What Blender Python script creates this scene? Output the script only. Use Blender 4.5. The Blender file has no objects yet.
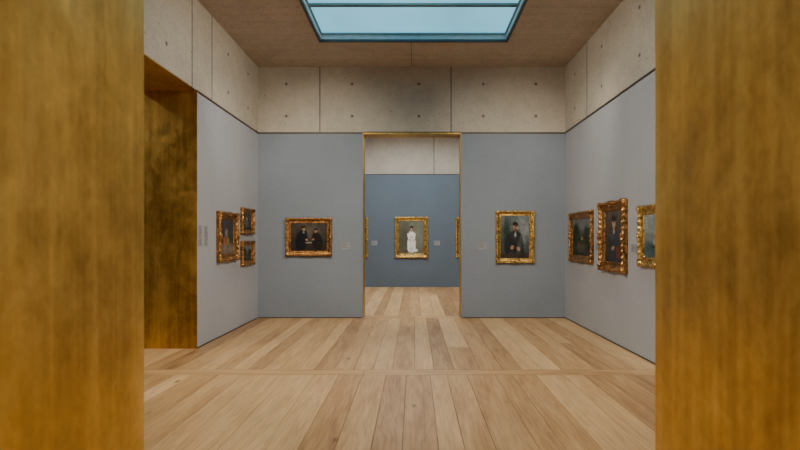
import bpy, math, random
from mathutils import Vector, noise, Matrix
random.seed(11)
D = bpy.data
SC = bpy.context.scene

# ---------------------------------------------------------------- helpers
def link(o):
    SC.collection.objects.link(o); return o

class MB:
    """mesh accumulator"""
    def __init__(s):
        s.v=[]; s.f=[]; s.m=[]; s.c=[]; s.sm=[]
    def vert(s,p,c=(1,1,1,1)):
        s.v.append(tuple(p)); s.c.append(c); return len(s.v)-1
    def face(s,idx,m=0,sm=False):
        s.f.append(tuple(idx)); s.m.append(m); s.sm.append(sm)
    def box(s,x0,x1,y0,y1,z0,z1,m=0,c=(1,1,1,1)):
        b=len(s.v)
        for z in (z0,z1):
            for (x,y) in ((x0,y0),(x1,y0),(x1,y1),(x0,y1)):
                s.vert((x,y,z),c)
        for q in ((0,3,2,1),(4,5,6,7),(0,1,5,4),(1,2,6,5),(2,3,7,6),(3,0,4,7)):
            s.face([b+i for i in q],m)
    def ellipsoid(s,c,r,rot=0.0,m=0,nu=10,nv=6,col=(1,1,1,1)):
        b=len(s.v); ca,sa=math.cos(rot),math.sin(rot)
        for j in range(nv+1):
            t=math.pi*j/nv
            for i in range(nu):
                a=2*math.pi*i/nu
                x=r[0]*math.sin(t)*math.cos(a); z=r[2]*math.cos(t); y=r[1]*math.sin(t)*math.sin(a)
                s.vert((c[0]+x*ca+z*sa,c[1]+y,c[2]-x*sa+z*ca),col)
        for j in range(nv):
            for i in range(nu):
                k=(i+1)%nu
                s.face((b+j*nu+i,b+j*nu+k,b+(j+1)*nu+k,b+(j+1)*nu+i),m,True)
    def cyl(s,p0,p1,r,m=0,n=16,r1=None,caps=True):
        p0=Vector(p0);p1=Vector(p1);d=(p1-p0).normalized()
        a=d.orthogonal().normalized(); bb=d.cross(a)
        r1=r if r1 is None else r1
        b=len(s.v)
        for p,rr in ((p0,r),(p1,r1)):
            for i in range(n):
                t=2*math.pi*i/n
                s.vert(p+a*rr*math.cos(t)+bb*rr*math.sin(t))
        for i in range(n):
            k=(i+1)%n
            s.face((b+i,b+k,b+n+k,b+n+i),m,True)
        if caps:
            s.face([b+i for i in range(n)][::-1],m); s.face([b+n+i for i in range(n)],m)
    def obj(s,name,mats,attr=None):
        me=D.meshes.new(name); me.from_pydata(s.v,[],s.f)
        for mt in mats: me.materials.append(mt)
        me.polygons.foreach_set('material_index',s.m)
        me.polygons.foreach_set('use_smooth',s.sm)
        if attr:
            a=me.color_attributes.new(attr,'FLOAT_COLOR','POINT')
            a.data.foreach_set('color',[x for c in s.c for x in c])
        me.update()
        return link(D.objects.new(name,me))

def newmat(name):
    m=D.materials.new(name); m.use_nodes=True
    nt=m.node_tree; b=nt.nodes['Principled BSDF']
    return m,nt,b
def N(nt,t,**k):
    n=nt.nodes.new(t)
    for a,v in k.items(): setattr(n,a,v)
    return n
def coords(nt,scale=(1,1,1),src='Object'):
    tc=N(nt,'ShaderNodeTexCoord'); mp=N(nt,'ShaderNodeMapping')
    mp.inputs['Scale'].default_value=scale
    nt.links.new(tc.outputs[src],mp.inputs[0]); return mp.outputs[0]
def nz(nt,vec,scale,detail=4,rough=.55,dist=0):
    n=N(nt,'ShaderNodeTexNoise'); n.inputs['Scale'].default_value=scale
    n.inputs['Detail'].default_value=detail; n.inputs['Roughness'].default_value=rough
    n.inputs['Distortion'].default_value=dist
    nt.links.new(vec,n.inputs['Vector']); return n.outputs['Fac']
def ramp(nt,fac,stops):
    r=N(nt,'ShaderNodeValToRGB'); e=r.color_ramp.elements
    while len(e)<len(stops): e.new(.5)
    for i,(p,c) in enumerate(stops):
        e[i].position=p; e[i].color=(c[0],c[1],c[2],1)
    nt.links.new(fac,r.inputs[0]); return r.outputs[0]
def mix(nt,fac,a,b,mode='MIX'):
    n=N(nt,'ShaderNodeMix',data_type='RGBA',blend_type=mode)
    for s,v in ((n.inputs[0],fac),(n.inputs[6],a),(n.inputs[7],b)):
        if hasattr(v,'links'): nt.links.new(v,s)
        else: s.default_value=v if not isinstance(v,tuple) else (v[0],v[1],v[2],1)
    return n.outputs[2]
def bump(nt,b,h,strength=.2,dist=.01):
    n=N(nt,'ShaderNodeBump'); n.inputs['Strength'].default_value=strength
    n.inputs['Distance'].default_value=dist
    nt.links.new(h,n.inputs['Height']); nt.links.new(n.outputs[0],b.inputs['Normal'])

def simple(name,c,rough=.5,metal=0):
    m,nt,b=newmat(name)
    v=coords(nt); f=nz(nt,v,9,3)
    nt.links.new(ramp(nt,f,[(.3,tuple(x*.9 for x in c)),(.7,tuple(min(1,x*1.08) for x in c))]),b.inputs['Base Color'])
    b.inputs['Roughness'].default_value=rough; b.inputs['Metallic'].default_value=metal
    return m
def paint(name,c):
    m,nt,b=newmat(name)
    v=coords(nt); f=nz(nt,v,.7,3); g=nz(nt,v,14,5)
    a=ramp(nt,f,[(.3,tuple(x*.92 for x in c)),(.7,tuple(x*1.07 for x in c))])
    a=mix(nt,.14,a,ramp(nt,g,[(.3,tuple(x*.7 for x in c)),(.7,tuple(x*1.25 for x in c))]))
    nt.links.new(a,b.inputs['Base Color']); b.inputs['Roughness'].default_value=.75
    bump(nt,b,nz(nt,v,60,3),.08,.003)
    return m
def concrete(name,c,boards=False,dark=.8,q=1.0):
    m,nt,b=newmat(name)
    v=coords(nt); big=nz(nt,v,1.0,5,.6,.4); med=nz(nt,v,5,6,.65,.3); fine=nz(nt,v,38,4,.7)
    a=ramp(nt,big,[(.3,tuple(x*dark for x in c)),(.5,c),(.72,tuple(x*1.15 for x in c))])
    a=mix(nt,.34*q,a,ramp(nt,med,[(.3,tuple(x*.6 for x in c)),(.52,c),(.72,tuple(x*1.3 for x in c))]))
    a=mix(nt,.3*q,a,ramp(nt,fine,[(.35,tuple(x*.5 for x in c)),(.55,c),(.7,tuple(x*1.3 for x in c))]))
    vo=N(nt,'ShaderNodeTexVoronoi'); vo.inputs['Scale'].default_value=6; nt.links.new(v,vo.inputs['Vector'])
    pore=ramp(nt,vo.outputs['Distance'],[(.05,(1,1,1)),(.09,(0,0,0))])
    a=mix(nt,pore,a,tuple(x*.45 for x in c))
    if boards:
        br=N(nt,'ShaderNodeTexBrick'); nt.links.new(v,br.inputs['Vector'])
        br.inputs['Scale'].default_value=1; br.inputs['Brick Width'].default_value=2.7
        br.inputs['Row Height'].default_value=.24; br.inputs['Mortar Size'].default_value=.005
        br.inputs['Mortar Smooth'].default_value=.6
        br.inputs['Color1'].default_value=(1.04,1.03,1.02,1); br.inputs['Color2'].default_value=(.92,.92,.92,1)
        br.inputs['Mortar'].default_value=(.64,.62,.60,1)
        a=mix(nt,.85,a,br.outputs['Color'],'MULTIPLY')
    nt.links.new(a,b.inputs['Base Color']); b.inputs['Roughness'].default_value=.85
    bump(nt,b,med,.3,.01)
    return m
def brass(name,k=1.0):
    m,nt,b=newmat(name)
    v=coords(nt,(1,1,.7)); big=nz(nt,v,1.4,5,.56,.5); med=nz(nt,v,6,7,.66,.7)
    v2=coords(nt,(7,7,.3)); st=nz(nt,v2,2.5,4,.55,.2); sp=nz(nt,v,26,5,.7,.4)
    dk=(.27*k,.140*k,.022*k); md=(.62*k,.365*k,.064*k); hi=(.97*k,.66*k,.18*k)
    a=ramp(nt,big,[(.32,dk),(.5,md),(.66,hi)])
    a=mix(nt,.26,a,ramp(nt,med,[(.36,dk),(.5,md),(.64,hi)]))
    a=mix(nt,.22,a,ramp(nt,st,[(.36,dk),(.5,md),(.64,hi)]))  # vertical streaks, a soft sheen painted into the brass colour
    a=mix(nt,.12,a,ramp(nt,sp,[(.36,dk),(.64,hi)]))
    nt.links.new(a,b.inputs['Base Color'])
    b.inputs['Metallic'].default_value=.85
    r=N(nt,'ShaderNodeMapRange'); r.inputs[1].default_value=.3; r.inputs[2].default_value=.7
    r.inputs[3].default_value=.28; r.inputs[4].default_value=.48
    nt.links.new(med,r.inputs[0]); nt.links.new(r.outputs[0],b.inputs['Roughness'])
    bump(nt,b,med,.05,.01)
    return m
def oak(name,swap=False):
    m,nt,b=newmat(name)
    at=N(nt,'ShaderNodeAttribute',attribute_name='plank')
    sp=N(nt,'ShaderNodeSeparateColor'); nt.links.new(at.outputs['Color'],sp.inputs[0])
    tc=N(nt,'ShaderNodeTexCoord')
    off=N(nt,'ShaderNodeVectorMath',operation='MULTIPLY_ADD')
    nt.links.new(at.outputs['Color'],off.inputs[0]); off.inputs[1].default_value=(37,53,0)
    nt.links.new(tc.outputs['Object'],off.inputs[2])
    def mp(sc):
        q=N(nt,'ShaderNodeMapping'); q.inputs['Scale'].default_value=(sc[1],sc[0],sc[2]) if swap else sc
        nt.links.new(off.outputs[0],q.inputs[0]); return q.outputs[0]
    fig=nz(nt,mp((4,.4,1)),1.2,3,.5,1.3)
    mu=N(nt,'ShaderNodeMath',operation='MULTIPLY'); mu.inputs[1].default_value=34; nt.links.new(fig,mu.inputs[0])
    si=N(nt,'ShaderNodeMath',operation='SINE'); nt.links.new(mu.outputs[0],si.inputs[0])
    mr=N(nt,'ShaderNodeMapRange'); mr.inputs[1].default_value=-1; mr.inputs[2].default_value=1
    nt.links.new(si.outputs[0],mr.inputs[0])
    grain=nz(nt,mp((45,1.4,1)),1.5,5,.65)
    patch=nz(nt,mp((4,.6,1)),1.3,4,.6,.6)
    tone=ramp(nt,sp.outputs[0],[(0,(.20,.088,.03)),(.25,(.37,.19,.072)),(.6,(.58,.35,.155)),(1,(.78,.53,.27))])
    a=mix(nt,.20,tone,ramp(nt,mr.outputs[0],[(.05,(.18,.08,.026)),(.6,(.70,.45,.21))]))
    a=mix(nt,.24,a,ramp(nt,grain,[(.36,(.15,.065,.02)),(.58,(.76,.50,.24))]))
    a=mix(nt,.22,a,ramp(nt,patch,[(.36,(.25,.12,.042)),(.64,(.80,.56,.30))]))
    vo=N(nt,'ShaderNodeTexVoronoi'); vo.inputs['Scale'].default_value=1.0; nt.links.new(mp((2.2,1.0,1)),vo.inputs['Vector'])
    kn=ramp(nt,vo.outputs['Distance'],[(.02,(.85,.85,.85)),(.075,(0,0,0))])
    a=mix(nt,kn,a,(.10,.04,.013))
    nt.links.new(a,b.inputs['Base Color'])
    b.inputs['Roughness'].default_value=.42
    b.inputs['Specular IOR Level'].default_value=.3
    bump(nt,b,grain,.12,.003)
    return m
def gilt(name,c):
    m,nt,b=newmat(name)
    v=coords(nt); f=nz(nt,v,24,5,.65); g=nz(nt,v,5,3)
    a=ramp(nt,f,[(.38,tuple(x*.12 for x in c)),(.51,c),(.64,tuple(min(1,x*2.0) for x in c))])  # noise paints shade into the carving and highlights onto the gold
    a=mix(nt,.25,a,ramp(nt,g,[(.35,tuple(x*.35 for x in c)),(.7,tuple(min(1,x*1.3) for x in c))]))
    nt.links.new(a,b.inputs['Base Color'])
    b.inputs['Metallic'].default_value=.8; b.inputs['Roughness'].default_value=.3
    bump(nt,b,f,.7,.012)
    return m
def emit(name,c,st,var=.12):
    m,nt,b=newmat(name)
    v=coords(nt); f=nz(nt,v,.9,3)
    a=ramp(nt,f,[(.3,tuple(x*(1-var) for x in c)),(.7,tuple(x*(1+var) for x in c))])
    nt.links.new(a,b.inputs['Emission Color']); b.inputs['Emission Strength'].default_value=st
    b.inputs['Base Color'].default_value=(.3,.45,.5,1); b.inputs['Roughness'].default_value=.3
    return m

M_side=paint('plaster_grey',(.375,.39,.425))
M_back=paint('plaster_bluegrey',(.218,.257,.305))
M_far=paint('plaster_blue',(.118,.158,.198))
M_conc=concrete('concrete_wall',(.47,.43,.355))
M_ceil=concrete('concrete_board_ceiling',(.47,.39,.315),True,.78,1.25)
M_dark=simple('dark_bronze_and_shadow_gap',(.07,.055,.04),.5,.3)  # bronze trims, and the strips that paint the shadow gap
M_joint=simple('joint_shadow',(.10,.09,.075),.9)
M_hole=simple('tie_hole',(.22,.20,.165),.9)
M_brass=brass('patinated_brass',1.0)
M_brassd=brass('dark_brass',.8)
M_oak=oak('oak_planks'); M_oakx=oak('oak_cross_planks',True)
M_gap=simple('floor_gap',(.07,.04,.018),.9)
M_gold=gilt('gilt_gold',(.60,.36,.10))
M_gold2=gilt('gilt_bronze',(.40,.20,.062))
M_sky=emit('skylight_glass',(.17,.62,.86),1.05)
M_frame=simple('skylight_metal',(.05,.06,.065),.45,.5)
M_bar=simple('skylight_glazing_bar',(.12,.24,.28),.5)
M_reveal=simple('skylight_reveal',(.32,.48,.54),.5)
M_black=simple('black_metal',(.02,.02,.02),.45,.5)
M_lens=emit('added_lamp_lens',(1,.85,.65),6)  # glowing front of the added spotlights
M_label=simple('label_card',(.31,.32,.33),.7)
M_ink=simple('label_ink',(.14,.14,.145),.8)
m,nt,b=newmat('oil_paint')
at=N(nt,'ShaderNodeAttribute',attribute_name='paint'); nt.links.new(at.outputs['Color'],b.inputs['Base Color'])
b.inputs['Roughness'].default_value=.6; bump(nt,b,nz(nt,coords(nt),90,4),.3,.003)
b.inputs['Specular IOR Level'].default_value=.2
M_oil=m

# ---------------------------------------------------------------- dimensions (metres)
XL,XR=-3.20,3.10
YN0,YN1=1.13,1.92        # near wall
YB0,YB1=10.0,10.32       # back wall
YF=16.6                  # far room wall
H=5.15; HP=3.78; HC=3.81
DX0,DX1=-1.046,0.964     # back door opening
EX0,EX1=-1.088,0.974     # near door opening
XLO=-4.05; XRO=3.9
LY0,LY1=5.19,7.19        # opening in the left wall

# ---------------------------------------------------------------- walls
def tie(mb,p,n):
    p=Vector(p); n=Vector(n)
    mb.cyl(p-n*.01,p+n*.002,.032,3,14)
    mb.cyl(p-n*.01,p+n*.003,.017,2,12)
mb=MB()
mb.box(XLO,DX0,YB0,YB1,0,HP,0); mb.box(DX1,XRO,YB0,YB1,0,HP,0)
mb.box(XLO,XRO,YB0,YB1,HC,H,1)
for x in (-1.93,.76):
    mb.box(x-.010,x+.010,YB0-.0015,YB0,HC,H,2)
for x in (-2.62,-1.27,.1,1.42,2.5):
    for z in (4.14,4.80): tie(mb,(x,YB0,z),(0,-1,0))
mb.obj('wall_back',[M_back,M_conc,M_joint,M_hole])
mb=MB()
mb.box(XLO,XL,YN1,LY0,0,HP,0); mb.box(XLO,XL,LY1,YB0,0,HP,0)
mb.box(XLO,XL,YN1,YB0,HC,H,1)
for y in (3.2,5.0,7.03,7.72): mb.box(XL,XL+.0015,y-.011,y+.011,HC,H,2)
for y in (6.3,8.4,9.4):
    for z in (4.14,4.80): tie(mb,(XL,y,z),(1,0,0))
mb.obj('wall_left',[M_side,M_conc,M_joint,M_hole])
mb=MB()
mb.box(XR,XRO,YN1,YB0,0,HP,0); mb.box(XR,XRO,YN1,YB0,HC,H,1)
for y in (3.4,6.05,8.74): mb.box(XR-.0015,XR,y-.011,y+.011,HC,H,2)
for y in (6.7,8.05,9.4):
    for z in (4.14,4.80): tie(mb,(XR,y,z),(-1,0,0))
mb.obj('wall_right',[M_side,M_conc,M_joint,M_hole])
mb=MB()
mb.box(XLO,EX0,YN0,YN1,0,HP,0); mb.box(EX1,XRO,YN0,YN1,0,HP,0)
mb.box(XLO,XRO,YN0,YN1,HC,H,1)
mb.obj('wall_near',[M_side,M_conc])
mb=MB(); mb.box(XLO-.3,XLO,-4.3,YN0,0,H,0); mb.obj('wall_entrance_left',[M_side])
mb=MB(); mb.box(XRO,XRO+.3,-4.3,YN0,0,H,0); mb.obj('wall_entrance_right',[M_side])
mb=MB(); mb.box(XLO,XRO,-4.3,-4.0,0,H,0); mb.obj('wall_entrance_rear',[M_side])
mb=MB(); mb.box(XLO,XRO,YF,YF+.3,0,HP+.04,0); mb.box(XLO,XRO,YF,YF+.3,HP+.07,H,1)
mb.box(XLO,XRO,YF+.02,YF+.3,HP+.04,HP+.07,2)
for x in (-2.0,.68): mb.box(x-.012,x+.012,YF-.002,YF,HP+.07,H,2)
mb.obj('wall_far_room',[M_far,M_conc,M_joint])
mb=MB(); mb.box(XLO-.3,XLO,YB1,YF+.3,0,HP,0); mb.box(XLO-.3,XLO,YB1,YF+.3,HP,H,1); mb.obj('wall_far_room_left',[M_far,M_conc])
mb=MB(); mb.box(XRO,XRO+.3,YB1,YF+.3,0,HP,0); mb.box(XRO,XRO+.3,YB1,YF+.3,HP,H,1); mb.obj('wall_far_room_right',[M_far,M_conc])
mb=MB(); mb.box(-8.3,-8.0,3.2,9.3,0,H,0); mb.box(-8.0,XLO,3.2,3.5,0,H,0); mb.box(-8.0,XLO,9.0,9.3,0,H,0)
mb.obj('wall_side_room',[M_side])

# ---------------------------------------------------------------- ceiling with skylight openings
def ceil(mb,x0,x1,y0,y1,hx0,hx1,hy0,hy1,m=0):
    mb.box(x0,hx0,y0,y1,H,H+.3,m); mb.box(hx1,x1,y0,y1,H,H+.3,m)
    mb.box(hx0,hx1,y0,hy0,H,H+.3,m); mb.box(hx0,hx1,hy1,y1,H,H+.3,m)
SX0,SX1,SY0,SY1=-1.68,1.66,3.22,8.70
mb=MB(); ceil(mb,XLO,XRO,YN1-.4,YB0+.3,SX0,SX1,SY0,SY1)
mb.box(-.055,-.045,SY1+.06,YB0,H-.0015,H,1)
mb.obj('ceiling',[M_ceil,M_joint])
mb=MB(); ceil(mb,XLO-.3,XRO+.3,-4.3,YN1-.4,-1.7,1.7,-3.2,.2); mb.obj('ceiling_entrance_room',[M_ceil])
mb=MB(); ceil(mb,XLO-.3,XRO+.3,YB0+.3,YF+.3,-1.7,1.7,11.8,15.4); mb.obj('ceiling_far_room',[M_ceil])
mb=MB(); mb.box(-8.3,XLO,3.2,9.3,H,H+.3,0); mb.obj('ceiling_side_room',[M_ceil])

def skylight(x0,x1,y0,y1,n,gm):
    mb=MB(); w=.03; r=.13
    for bx in ((x0-.015,x0+w,y0-.015,y1+.015),(x1-w,x1+.015,y0-.015,y1+.015),(x0+w,x1-w,y0-.015,y0+w),(x0+w,x1-w,y1-w,y1+.015)):
        mb.box(*bx,H-.02,H+.02,0)
    for bx in ((x0,x0+.025,y0,y1),(x1-.025,x1,y0,y1),(x0+.025,x1-.025,y0,y0+.025),(x0+.025,x1-.025,y1-.025,y1)):
        mb.box(*bx,H+.02,H+r,1)
    z0,z1=H+r-.03,H+r; q=.05
    for bx in ((x0+.025,x0+q,y0+.025,y1-.025),(x1-q,x1-.025,y0+.025,y1-.025),(x0+q,x1-q,y0+.025,y0+q),(x0+q,x1-q,y1-q,y1-.025)):
        mb.box(*bx,z0,z1,3)
    st=(y1-y0)/n
    for i in range(1,n):
        y=y0+i*st
        mb.box(x0+q,x1-q,y-.04,y-.022,z0,z1,3); mb.box(x0+q,x1-q,y+.022,y+.04,z0,z1,3)
        mb.box(x0+q,x1-q,y-.022,y+.022,z0+.018,z1,1)
    mb.box(x0+.025,x1-.025,y0+.025,y1-.025,H+r,H+r+.02,2)
    return mb.obj('skylight',[M_frame,M_reveal,gm,M_bar])
skylight(SX0,SX1,SY0,SY1,5,M_sky)
skylight(-1.7,1.7,-3.2,.2,3,emit('added_skylight_glass_entrance',(.95,.9,.8),8))  # unseen skylight added to light the near brass jambs
skylight(-1.7,1.7,11.8,15.4,3,emit('added_skylight_glass_far',(.85,.92,1),6))  # unseen skylight added to brighten the far room

# ---------------------------------------------------------------- floor: real oak planks
mb=MB(); mb.box(-8.3,XRO+.3,-4.3,YF+.3,-.12,-.022,2)
last=[.5]
def col():
    r=random.random()
    while abs(r-last[0])<.15: r=random.random()
    last[0]=r
    return (r,random.random(),random.random(),1)
def planks(x0,x1,y0,y1,split=.4,cuty=None):
    x=x0
    while x<x1-.02:
        w=random.choice((.20,.24,.28,.33)); xe=min(x+w,x1)
        if x1-xe<.1: xe=x1
        cuts=[y0]; L=y1-y0
        if cuty: cuts.append(cuty+random.uniform(-.5,.5))
        elif random.random()<split: cuts.append(y0+L*random.uniform(.3,.7))
        cuts.append(y1)
        for a,bb in zip(cuts,cuts[1:]):
            mb.box(x+.0022,xe-.0022,a+.0025,bb-.0025,-.022,0,0,col())
        x=xe
def cross(x0,x1,y0,y1,rows):
    st=(y1-y0)/rows
    for r in range(rows):
        x=x0-random.uniform(0,1.5)
        while x<x1:
            L=random.uniform(2.2,3.4); a=max(x,x0); e=min(x+L,x1)
            c=col(); c=(.35+.3*c[0],c[1],c[2],1)
            if e-a>.02: mb.box(a+.002,e-.002,y0+r*st+.003,y0+(r+1)*st-.003,-.022,0,1,c)
            x+=L
planks(-8.0,XRO,-4.0,5.78,0,1.4)
cross(-8.0,XRO,5.78,6.02,1)
planks(-8.0,XRO,6.02,10.0,.12)
cross(-1.2,1.1,10.0,10.32,1)
planks(XLO,XRO,10.32,YF,.3)
mb.obj('floor',[M_oak,M_oakx,M_gap],'plank')

# ---------------------------------------------------------------- brass doorway linings
def lining_x(x0,x1,y0,y1,mt,t=.018,e=.012,edge=.03):
    mb=MB()
    mb.box(x0,x0+t,y0-e,y1+e,.001,HC-.005,0); mb.box(x1-t,x1,y0-e,y1+e,.001,HC-.005,0)
    mb.box(x0+t,x1-t,y0-e,y1+e,HP-.02+.018-t,HC-.005,0)
    if edge:
        for y in (y0-e,y1):
            mb.box(x0-edge,x0,y,y+e,.001,HC-.005,0); mb.box(x1,x1+edge,y,y+e,.001,HC-.005,0)
    return mb.obj('brass_door_frame',[mt])
lining_x(EX0,EX1,YN0,YN1,M_brass); lining_x(DX0,DX1,YB0,YB1,M_brassd,.008,.010,0)
mb=MB(); t=.012
mb.box(XLO-.01,XL+.004,LY1-t,LY1,.001,HC-.005,0); mb.box(XLO-.01,XL+.004,LY0,LY0+t,.001,HC-.005,0)
mb.box(XLO-.01,XL+.004,LY0+t,LY1-t,HP+.015,HC-.005,0)
mb.obj('brass_door_frame',[M_brass])

k=0
def trim(*b):
    global k; k+=1
    mb=MB(); mb.box(*b,0); mb.obj('trim_%d'%k,[M_dark])
trim(XL,DX0,YB0-.010,YB0,HP,HC); trim(DX0,DX1,YB0-.012,YB0-.010,HC-.01,HC+.01); trim(DX1,XR,YB0-.010,YB0,HP,HC)
trim(XL,XL+.010,YN1,LY0,HP,HC); trim(XL,XL+.010,LY1,YB0-.012,HP,HC); trim(XR-.010,XR,YN1,YB0-.012,HP,HC)
def gap_strip(name,*b):  # thin dark strips painting the shadow gap along the wall foot
    mb=MB(); mb.box(*b,0); mb.obj(name,[M_dark])
gap_strip('shadow_gap_strip_left',XL,XL+.006,LY1,YB0,.0,.018)
gap_strip('shadow_gap_strip_right',XR-.006,XR,YN1,YB0,.0,.018)
gap_strip('shadow_gap_strip_back_left',XL+.006,DX0-.03,YB0-.006,YB0,.0,.018)
gap_strip('shadow_gap_strip_back_right',DX1+.03,XR-.006,YB0-.006,YB0,.0,.018)

# ---------------------------------------------------------------- paintings
def sst(a,b,x):
    t=max(0,min(1,(x-a)/(b-a))); return t*t*(3-2*t)
def canvas_fn(bg,shapes,seed=0,nzs=.3):
    def f(u,v):
        n=noise.noise(Vector((u*7+seed,v*7,seed))); n2=noise.noise(Vector((u*22+seed,v*22,seed+5)))
        uu=u+.014*n2; vv=v+.014*noise.noise(Vector((u*20,v*20+seed,9)))
        c=list(bg(u,v))
        for s in shapes:
            cx,cy,rx,ry,rt,co,so=s[:7]; pw=s[7] if len(s)>7 else 2
            a=math.radians(rt); dx=uu-cx; dy=vv-cy
            x=(dx*math.cos(a)+dy*math.sin(a))/rx; y=(-dx*math.sin(a)+dy*math.cos(a))/ry
            d=(abs(x)**pw+abs(y)**pw)**(1/pw)
            w=1-sst(1-so,1+so,d)
            for i in range(3): c[i]=c[i]*(1-w)+co[i]*w
        g=1+nzs*1.4*n+nzs*n2
        return tuple(max(0,x*g) for x in c)
    return f
def lerp(a,b,t): return tuple(x+(y-x)*t for x,y in zip(a,b))
SK=(.45,.27,.16)
fn_table=canvas_fn(lambda u,v: lerp((.02,.014,.010),(.06,.047,.034),v),[
    (.56,.66,.22,.26,0,(.10,.082,.06),.8),
    (.5,.06,.6,.14,0,(.03,.02,.014),.3),
    (.29,.36,.17,.36,-6,(.007,.008,.012),.12,2.3),(.34,.66,.10,.10,0,(.008,.009,.013),.2),
    (.355,.79,.042,.07,0,SK,.2),(.34,.86,.065,.04,0,(.010,.007,.006),.2),
    (.52,.30,.11,.035,4,(.24,.23,.20),.35),(.44,.40,.03,.035,30,SK,.3),(.355,.67,.022,.04,0,(.22,.22,.21),.4),
    (.73,.34,.15,.34,6,(.012,.010,.009),.14,2.3),(.69,.71,.040,.065,0,(.34,.20,.12),.22),(.70,.78,.06,.035,0,(.012,.008,.007),.2),
    (.62,.41,.03,.035,-20,(.32,.2,.12),.3),(.54,.37,.018,.06,0,(.05,.07,.04),.3),(.92,.62,.04,.26,0,(.05,.04,.028),.5)],1)
fn_man=canvas_fn(lambda u,v: lerp((.03,.04,.035),(.12,.15,.15),v),[
    (.78,.7,.22,.32,0,(.20,.23,.24),.7),(.2,.55,.14,.4,0,(.03,.055,.035),.5),
    (.46,.28,.34,.34,8,(.018,.02,.025),.15,2.6),(.50,.52,.22,.14,0,(.022,.024,.03),.2),(.66,.30,.08,.26,-18,(.06,.06,.055),.4),
    (.52,.73,.085,.10,-8,(.38,.23,.15),.2),(.52,.81,.11,.05,-8,(.03,.02,.014),.2),(.52,.66,.065,.05,0,(.12,.065,.035),.35),
    (.49,.745,.018,.01,0,(.05,.03,.02),.4),(.55,.745,.018,.01,0,(.05,.03,.02),.4),
    (.51,.56,.035,.06,0,(.32,.32,.30),.3),(.40,.25,.06,.045,25,(.35,.21,.13),.3),(.62,.22,.06,.045,-25,(.35,.21,.13),.3),
    (.5,.05,.6,.08,0,(.04,.03,.02),.4)],2)
W=(.85,.83,.76)
fn_white=canvas_fn(lambda u,v: lerp((.11,.10,.06),(.15,.16,.11),v) if v>.14 else (.16,.12,.07),[
    (.75,.55,.3,.4,0,(.18,.19,.14),.7),(.2,.5,.2,.4,0,(.09,.09,.06),.7),
    (.52,.09,.33,.035,0,(.05,.04,.02),.5),
    (.50,.26,.17,.22,0,W,.10,3.2),(.55,.12,.22,.06,-6,(.75,.73,.66),.2),(.50,.45,.11,.14,0,W,.10,2.6),
    (.50,.60,.12,.09,0,W,.12,2.6),(.385,.52,.04,.12,22,(.82,.80,.72),.2),(.615,.52,.04,.12,-22,(.82,.80,.72),.2),
    (.42,.42,.045,.03,-30,(.60,.38,.26),.25),(.60,.41,.035,.03,30,(.60,.38,.26),.25),
    (.50,.71,.03,.045,0,SK,.2),(.50,.775,.05,.062,0,(.55,.35,.25),.12),(.50,.825,.065,.035,0,(.04,.025,.015),.15),
    (.45,.79,.018,.05,0,(.04,.025,.015),.2),(.55,.79,.018,.05,0,(.04,.025,.015),.2),
    (.483,.785,.008,.006,0,(.06,.03,.02),.3),(.519,.785,.008,.006,0,(.06,.03,.02),.3),(.501,.75,.012,.005,0,(.4,.08,.06),.3),
    (.46,.3,.012,.17,4,(.55,.53,.46),.5),(.55,.27,.012,.17,-5,(.55,.53,.46),.5),(.50,.50,.1,.012,0,(.55,.53,.46),.4)],3,.14)
fn_land=canvas_fn(lambda u,v: lerp((.025,.028,.014),(.13,.145,.14),sst(.45,.8,v)),[
    (.2,.6,.22,.28,0,(.02,.03,.014),.3),(.8,.55,.2,.22,0,(.025,.032,.018),.3),(.5,.2,.25,.12,0,(.06,.06,.045),.5),
    (.55,.47,.07,.05,0,(.2,.14,.08),.3),(.35,.3,.04,.09,0,(.18,.05,.03),.3)],4)
fn_lady=canvas_fn(lambda u,v: lerp((.03,.022,.018),(.09,.075,.06),v),[
    (.5,.25,.34,.34,0,(.03,.035,.05),.2),(.5,.52,.18,.12,0,(.05,.05,.065),.25),(.5,.75,.085,.105,6,(.40,.26,.18),.2),
    (.5,.84,.12,.06,0,(.03,.016,.012),.25),(.5,.6,.05,.055,0,(.36,.25,.18),.25),(.45,.27,.09,.04,15,(.34,.22,.15),.35),
    (.47,.76,.016,.01,0,(.05,.03,.02),.4),(.53,.76,.016,.01,0,(.05,.03,.02),.4),(.75,.2,.12,.12,0,(.14,.04,.02),.4)],5)
fn_sea=canvas_fn(lambda u,v: lerp((.07,.10,.11),(.26,.30,.30),v),[
    (.5,.2,.6,.2,0,(.045,.08,.09),.4),(.35,.45,.05,.18,0,(.3,.27,.2),.3),(.6,.4,.04,.12,0,(.2,.17,.13),.3),(.4,.25,.15,.04,0,(.03,.03,.03),.3)],6)
fn_still=canvas_fn(lambda u,v: lerp((.03,.02,.014),(.055,.055,.06),v),[
    (.5,.15,.6,.18,0,(.16,.13,.10),.25),(.35,.38,.12,.13,0,(.26,.10,.03),.2),(.6,.36,.1,.11,0,(.22,.16,.04),.2),
    (.75,.5,.06,.22,0,(.03,.05,.04),.2),(.48,.6,.09,.12,0,(.2,.17,.14),.35)],7)
fn_dark=canvas_fn(lambda u,v: lerp((.02,.014,.01),(.06,.06,.055),v),[
    (.45,.4,.2,.3,0,(.11,.085,.06),.3),(.5,.68,.07,.09,0,(.36,.23,.15),.25),(.75,.35,.12,.25,0,(.03,.04,.05),.3)],8)

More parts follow.
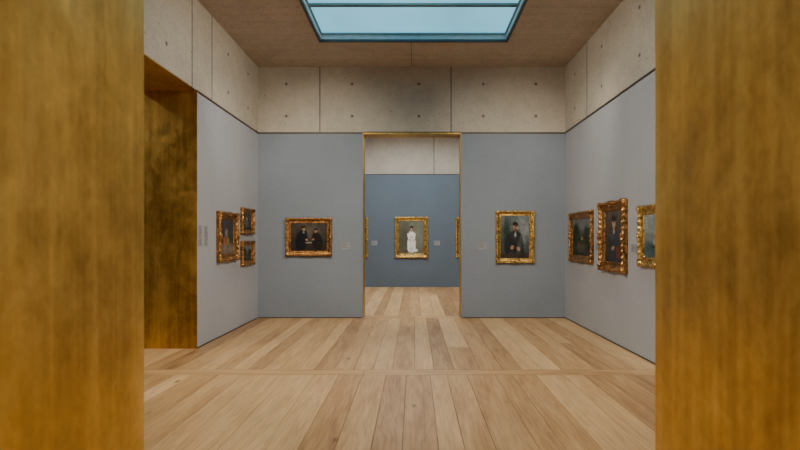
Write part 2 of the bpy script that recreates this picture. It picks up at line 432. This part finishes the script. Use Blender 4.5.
def painting(loc,rot,w,h,fw,fn,mat,n=110,orn=1.0,seed=0,depth=.06):
    mb=MB(); rnd=random.Random(seed)
    prof=[(0,0),(0,.55),(.06,.85),(.16,1.0),(.28,.95),(.36,.62),(.46,.5),(.60,.42),(.72,.30),(.80,.42),(.87,.42),(.93,.25),(1.0,.18),(1.0,.10)]
    NP=len(prof); ring=[]
    nx=max(24,int(w/.018)); nz_=max(24,int(h/.018))
    cs=[(-1,-1),(1,-1),(1,1),(-1,1)]
    for k_ in range(4):
        n_=nx if k_%2==0 else nz_
        for i in range(n_): ring.append((i/n_,cs[k_],cs[(k_+1)%4]))
    b0=len(mb.v)
    for (t,p0,p1) in ring:
        horiz=p0[1]==p1[1]; L=w if horiz else h
        for (q,hh) in prof:
            u=q*fw
            hx,hz=w/2-u,h/2-u
            x=p0[0]*hx+(p1[0]-p0[0])*t*hx; z=p0[1]*hz+(p1[1]-p0[1])*t*hz
            s=t*L; bell=math.exp(-((t-.5)/.09)**2)+math.exp(-(t/.07)**2)+math.exp(-((1-t)/.07)**2)
            rip=math.sin(s/.045*math.pi)
            d=hh*depth
            if .03<q<.4: d+=orn*.008*rip+orn*.014*bell
            if .7<q<.9: d+=orn*.004*math.sin(s/.02*math.pi)
            if q<.1 and hh>.1:
                o=orn*(.010*bell+.004*abs(rip))
                if horiz: z+=o*p0[1]
                else: x+=o*p0[0]
            mb.vert((x,-d,z))
    R=len(ring)
    for i in range(R):
        j=(i+1)%R
        for a in range(NP-1):
            mb.face((b0+i*NP+a,b0+j*NP+a,b0+j*NP+a+1,b0+i*NP+a+1),0,True)
    def leaf(x,z,ang,l,wd): mb.ellipsoid((x+math.sin(ang)*l*.6,-depth*.95,z+math.cos(ang)*l*.6),(wd,depth*.22,l),ang,0)
    if orn>0:
        for (cx,cz) in cs:
            X=cx*(w/2-fw*.30); Z=cz*(h/2-fw*.30)
            mb.ellipsoid((X,-depth*1.0,Z),(fw*.2,depth*.3,fw*.2),0,0)
            for a in (-1,-.5,0,.5,1):
                ang=math.atan2(cx,cz)+math.pi+a*1.25
                leaf(X,Z,ang,fw*.24*min(orn,1.1),fw*.085)
        for (cx,cz,ang0) in ((0,1,math.pi),(0,-1,0),(1,0,-math.pi/2),(-1,0,math.pi/2)):
            X=cx*(w/2-fw*.26); Z=cz*(h/2-fw*.26)
            mb.ellipsoid((X,-depth*1.0,Z),(fw*.17,depth*.28,fw*.17),0,0)
            for a in (-1.45,-.75,0,.75,1.45):
                leaf(X,Z,ang0+a,fw*.2*min(orn,1.1),fw*.07)
    cw,ch=w-2*fw+.004,h-2*fw+.004
    nu=int(n*min(1,cw/ch)); nv=int(n*min(1,ch/cw)); b0=len(mb.v)
    for j in range(nv+1):
        for i in range(nu+1):
            u=i/nu; v=j/nv; c=fn(u,v)
            mb.vert((-cw/2+u*cw,-.012,-ch/2+v*ch),(c[0],c[1],c[2],1))
    for j in range(nv):
        for i in range(nu):
            a=b0+j*(nu+1)+i
            mb.face((a,a+1,a+nu+2,a+nu+1),1)
    mb.box(-w/2+fw*.2,w/2-fw*.2,-.008,0,-h/2+fw*.2,h/2-fw*.2,2)
    o=mb.obj('framed_painting',[mat,M_oil,M_dark],'paint')
    o.location=loc; o.rotation_euler=(0,0,rot); return o
RR=-math.pi/2; RL=math.pi/2; g=.002
painting((-2.154,YB0-g,1.661),0,.944,.78,.11,fn_table,M_gold2,120,.8,1)
painting((2.07,YB0-g,1.661),0,.78,1.067,.105,fn_man,M_gold,120,.8,2)
painting((-.085,YF-g,1.685),0,1.12,1.40,.15,fn_white,M_gold,170,.9,3)
painting((-2.17,YF-g,1.685),0,1.2,1.35,.14,fn_land,M_gold,80,.9,4)
painting((2.02,YF-g,1.685),0,1.2,1.35,.14,fn_lady,M_gold,80,.9,5)
painting((XR-g,8.995,1.652),RR,1.2,.93,.13,fn_land,M_gold2,100,.8,6)
painting((XR-g,7.528,1.658),RR,.935,1.072,.14,fn_lady,M_gold2,110,1.4,7,.085)
painting((XR-g,6.15,1.652),RR,1.01,.815,.13,fn_sea,M_gold,90,.8,8)
painting((XL+g,8.30,1.657),RL,.835,.825,.125,fn_still,M_gold2,90,1.1,9,.075)
painting((XL+g,9.30,1.955),RL,.66,.49,.095,fn_dark,M_gold2,80,.8,10)
painting((XL+g,9.30,1.35),RL,.66,.46,.095,fn_land,M_gold2,80,.8,11)

# ---------------------------------------------------------------- labels
def label(loc,rot,w,h,name='wall_label',lines=5):
    mb=MB(); mb.box(-w/2,w/2,-.004,0,-h/2,h/2,0)
    rnd=random.Random(int(loc[0]*100+loc[1]*10)); st=h/(lines+1.5)
    for i in range(lines):
        z=h/2-st*(i+1.1); ww=w*.8*rnd.uniform(.5,1)
        mb.box(-w*.42,-w*.42+ww,-.0048,-.004,z-st*.2,z+st*.2,1)
    o=mb.obj(name,[M_label,M_ink]); o.location=loc; o.rotation_euler=(0,0,rot)
label((-1.40,YB0,1.48),0,.17,.13); label((1.40,YB0,1.48),0,.17,.13)
label((-1.35,YF,1.50),0,.20,.15); label((.78,YF,1.50),0,.20,.15)
label((XR,8.22,1.48),RR,.17,.13); label((XR,6.87,1.48),RR,.17,.13)
label((XL,8.84,1.48),RL,.12,.10)
label((XL,7.30,1.66),RL,.13,.32,'wall_text_panel',14); label((XL,7.50,1.66),RL,.13,.32,'wall_text_panel',14)

# ---------------------------------------------------------------- track spotlights, added out of view to brighten the rooms
def track(x,y0,y1):
    mb=MB(); mb.box(x-.02,x+.02,y0,y1,H-.035,H-.001,0); mb.obj('added_light_track',[M_black])
def spot(x,y,target,W_=200,ang=110,c=(1,.86,.70),blend=1):
    p=Vector((x,y,H-.22)); d=(Vector(target)-p).normalized()
    mb=MB()
    mb.box(-.025,.025,-.05,.05,.155,.185,0)
    mb.cyl((0,0,.155),(0,0,.05),.009,0,10)
    mb.cyl(-d*.09,d*.09,.05,0,20,caps=True)
    mb.cyl(-d*.13,-d*.09,.03,0,20,r1=.05)
    mb.cyl(d*.09,d*.094,.043,1,20)
    a=d.cross(Vector((0,0,1))); a=a.normalized() if a.length>.01 else Vector((1,0,0))
    mb.cyl(-a*.056,a*.056,.006,0,8)
    mb.cyl(a*.056,(a*.056+Vector((0,0,.06))),.005,0,8); mb.cyl(-a*.056,(-a*.056+Vector((0,0,.06))),.005,0,8)
    mb.cyl(a*.056+Vector((0,0,.06)),-a*.056+Vector((0,0,.06)),.005,0,8)
    o=mb.obj('added_spotlight',[M_black,M_lens]); o.location=p
    l=D.lights.new('added_spot_beam','SPOT'); l.energy=W_; l.spot_size=math.radians(ang); l.spot_blend=blend
    l.color=c; l.shadow_soft_size=.12
    lo=link(D.objects.new('added_spot_beam',l)); lo.parent=o; lo.location=d*.22
    lo.rotation_euler=d.to_track_quat('-Z','Y').to_euler()
track(-2.35,2.4,6.6); track(2.35,2.4,6.6)
EW=330
spot(-2.35,6.25,(-1.9,10,2.3),EW*1.0,80); spot(2.35,6.25,(1.9,10,2.3),EW*1.0,80)
spot(-2.35,5.9,(3.1,8.2,2.5),EW*1.2,80); spot(2.35,5.9,(-3.2,8.3,2.5),EW*1.45,80)
spot(-2.35,5.0,(3.1,6.3,2.1),EW*.8,80); spot(2.35,5.0,(-3.2,6.8,2.0),EW*1.1,85)
spot(-2.35,4.4,(-.6,7.3,0),EW*.95,95); spot(2.35,4.4,(.6,7.3,0),EW*.95,95)
spot(-2.35,3.2,(-.6,4.6,0),EW*.5,95); spot(2.35,3.2,(.6,4.6,0),EW*.5,95)
track(-2.4,-3,.6); track(2.4,-3,.6)
spot(-2.4,-.6,(1.0,1.8,1.8),EW*2.1,75); spot(2.4,-.6,(-1.05,1.8,1.8),EW*2.1,75)  # added behind the camera to light the brass jambs
track(-2.4,11.2,15.6); track(2.4,11.2,15.6)
spot(-2.4,13,(0,16.6,1.7),EW*.55); spot(2.4,13,(0,16.6,1.7),EW*.55)
spot(-2.4,11.8,(0,13,0),EW*.7); spot(2.4,11.8,(0,13,0),EW*.7)
track(-5.6,4,8.6); spot(-5.6,6.2,(-4.6,7,0),EW*.7)

# ---------------------------------------------------------------- world + camera
w=D.worlds.new('world'); SC.world=w; w.use_nodes=True
w.node_tree.nodes['Background'].inputs[0].default_value=(.6,.7,.8,1)
w.node_tree.nodes['Background'].inputs[1].default_value=.3
cam=D.cameras.new('camera'); co=link(D.objects.new('camera',cam)); SC.camera=co
co.location=(0,0,1.6); co.rotation_euler=(math.pi/2,0,0)
cam.sensor_width=36; cam.lens=36*487.5/800
cam.shift_x=-14/800; cam.shift_y=15/800
cam.clip_start=.05
cam.dof.use_dof=True; cam.dof.focus_distance=9.5; cam.dof.aperture_fstop=2.2
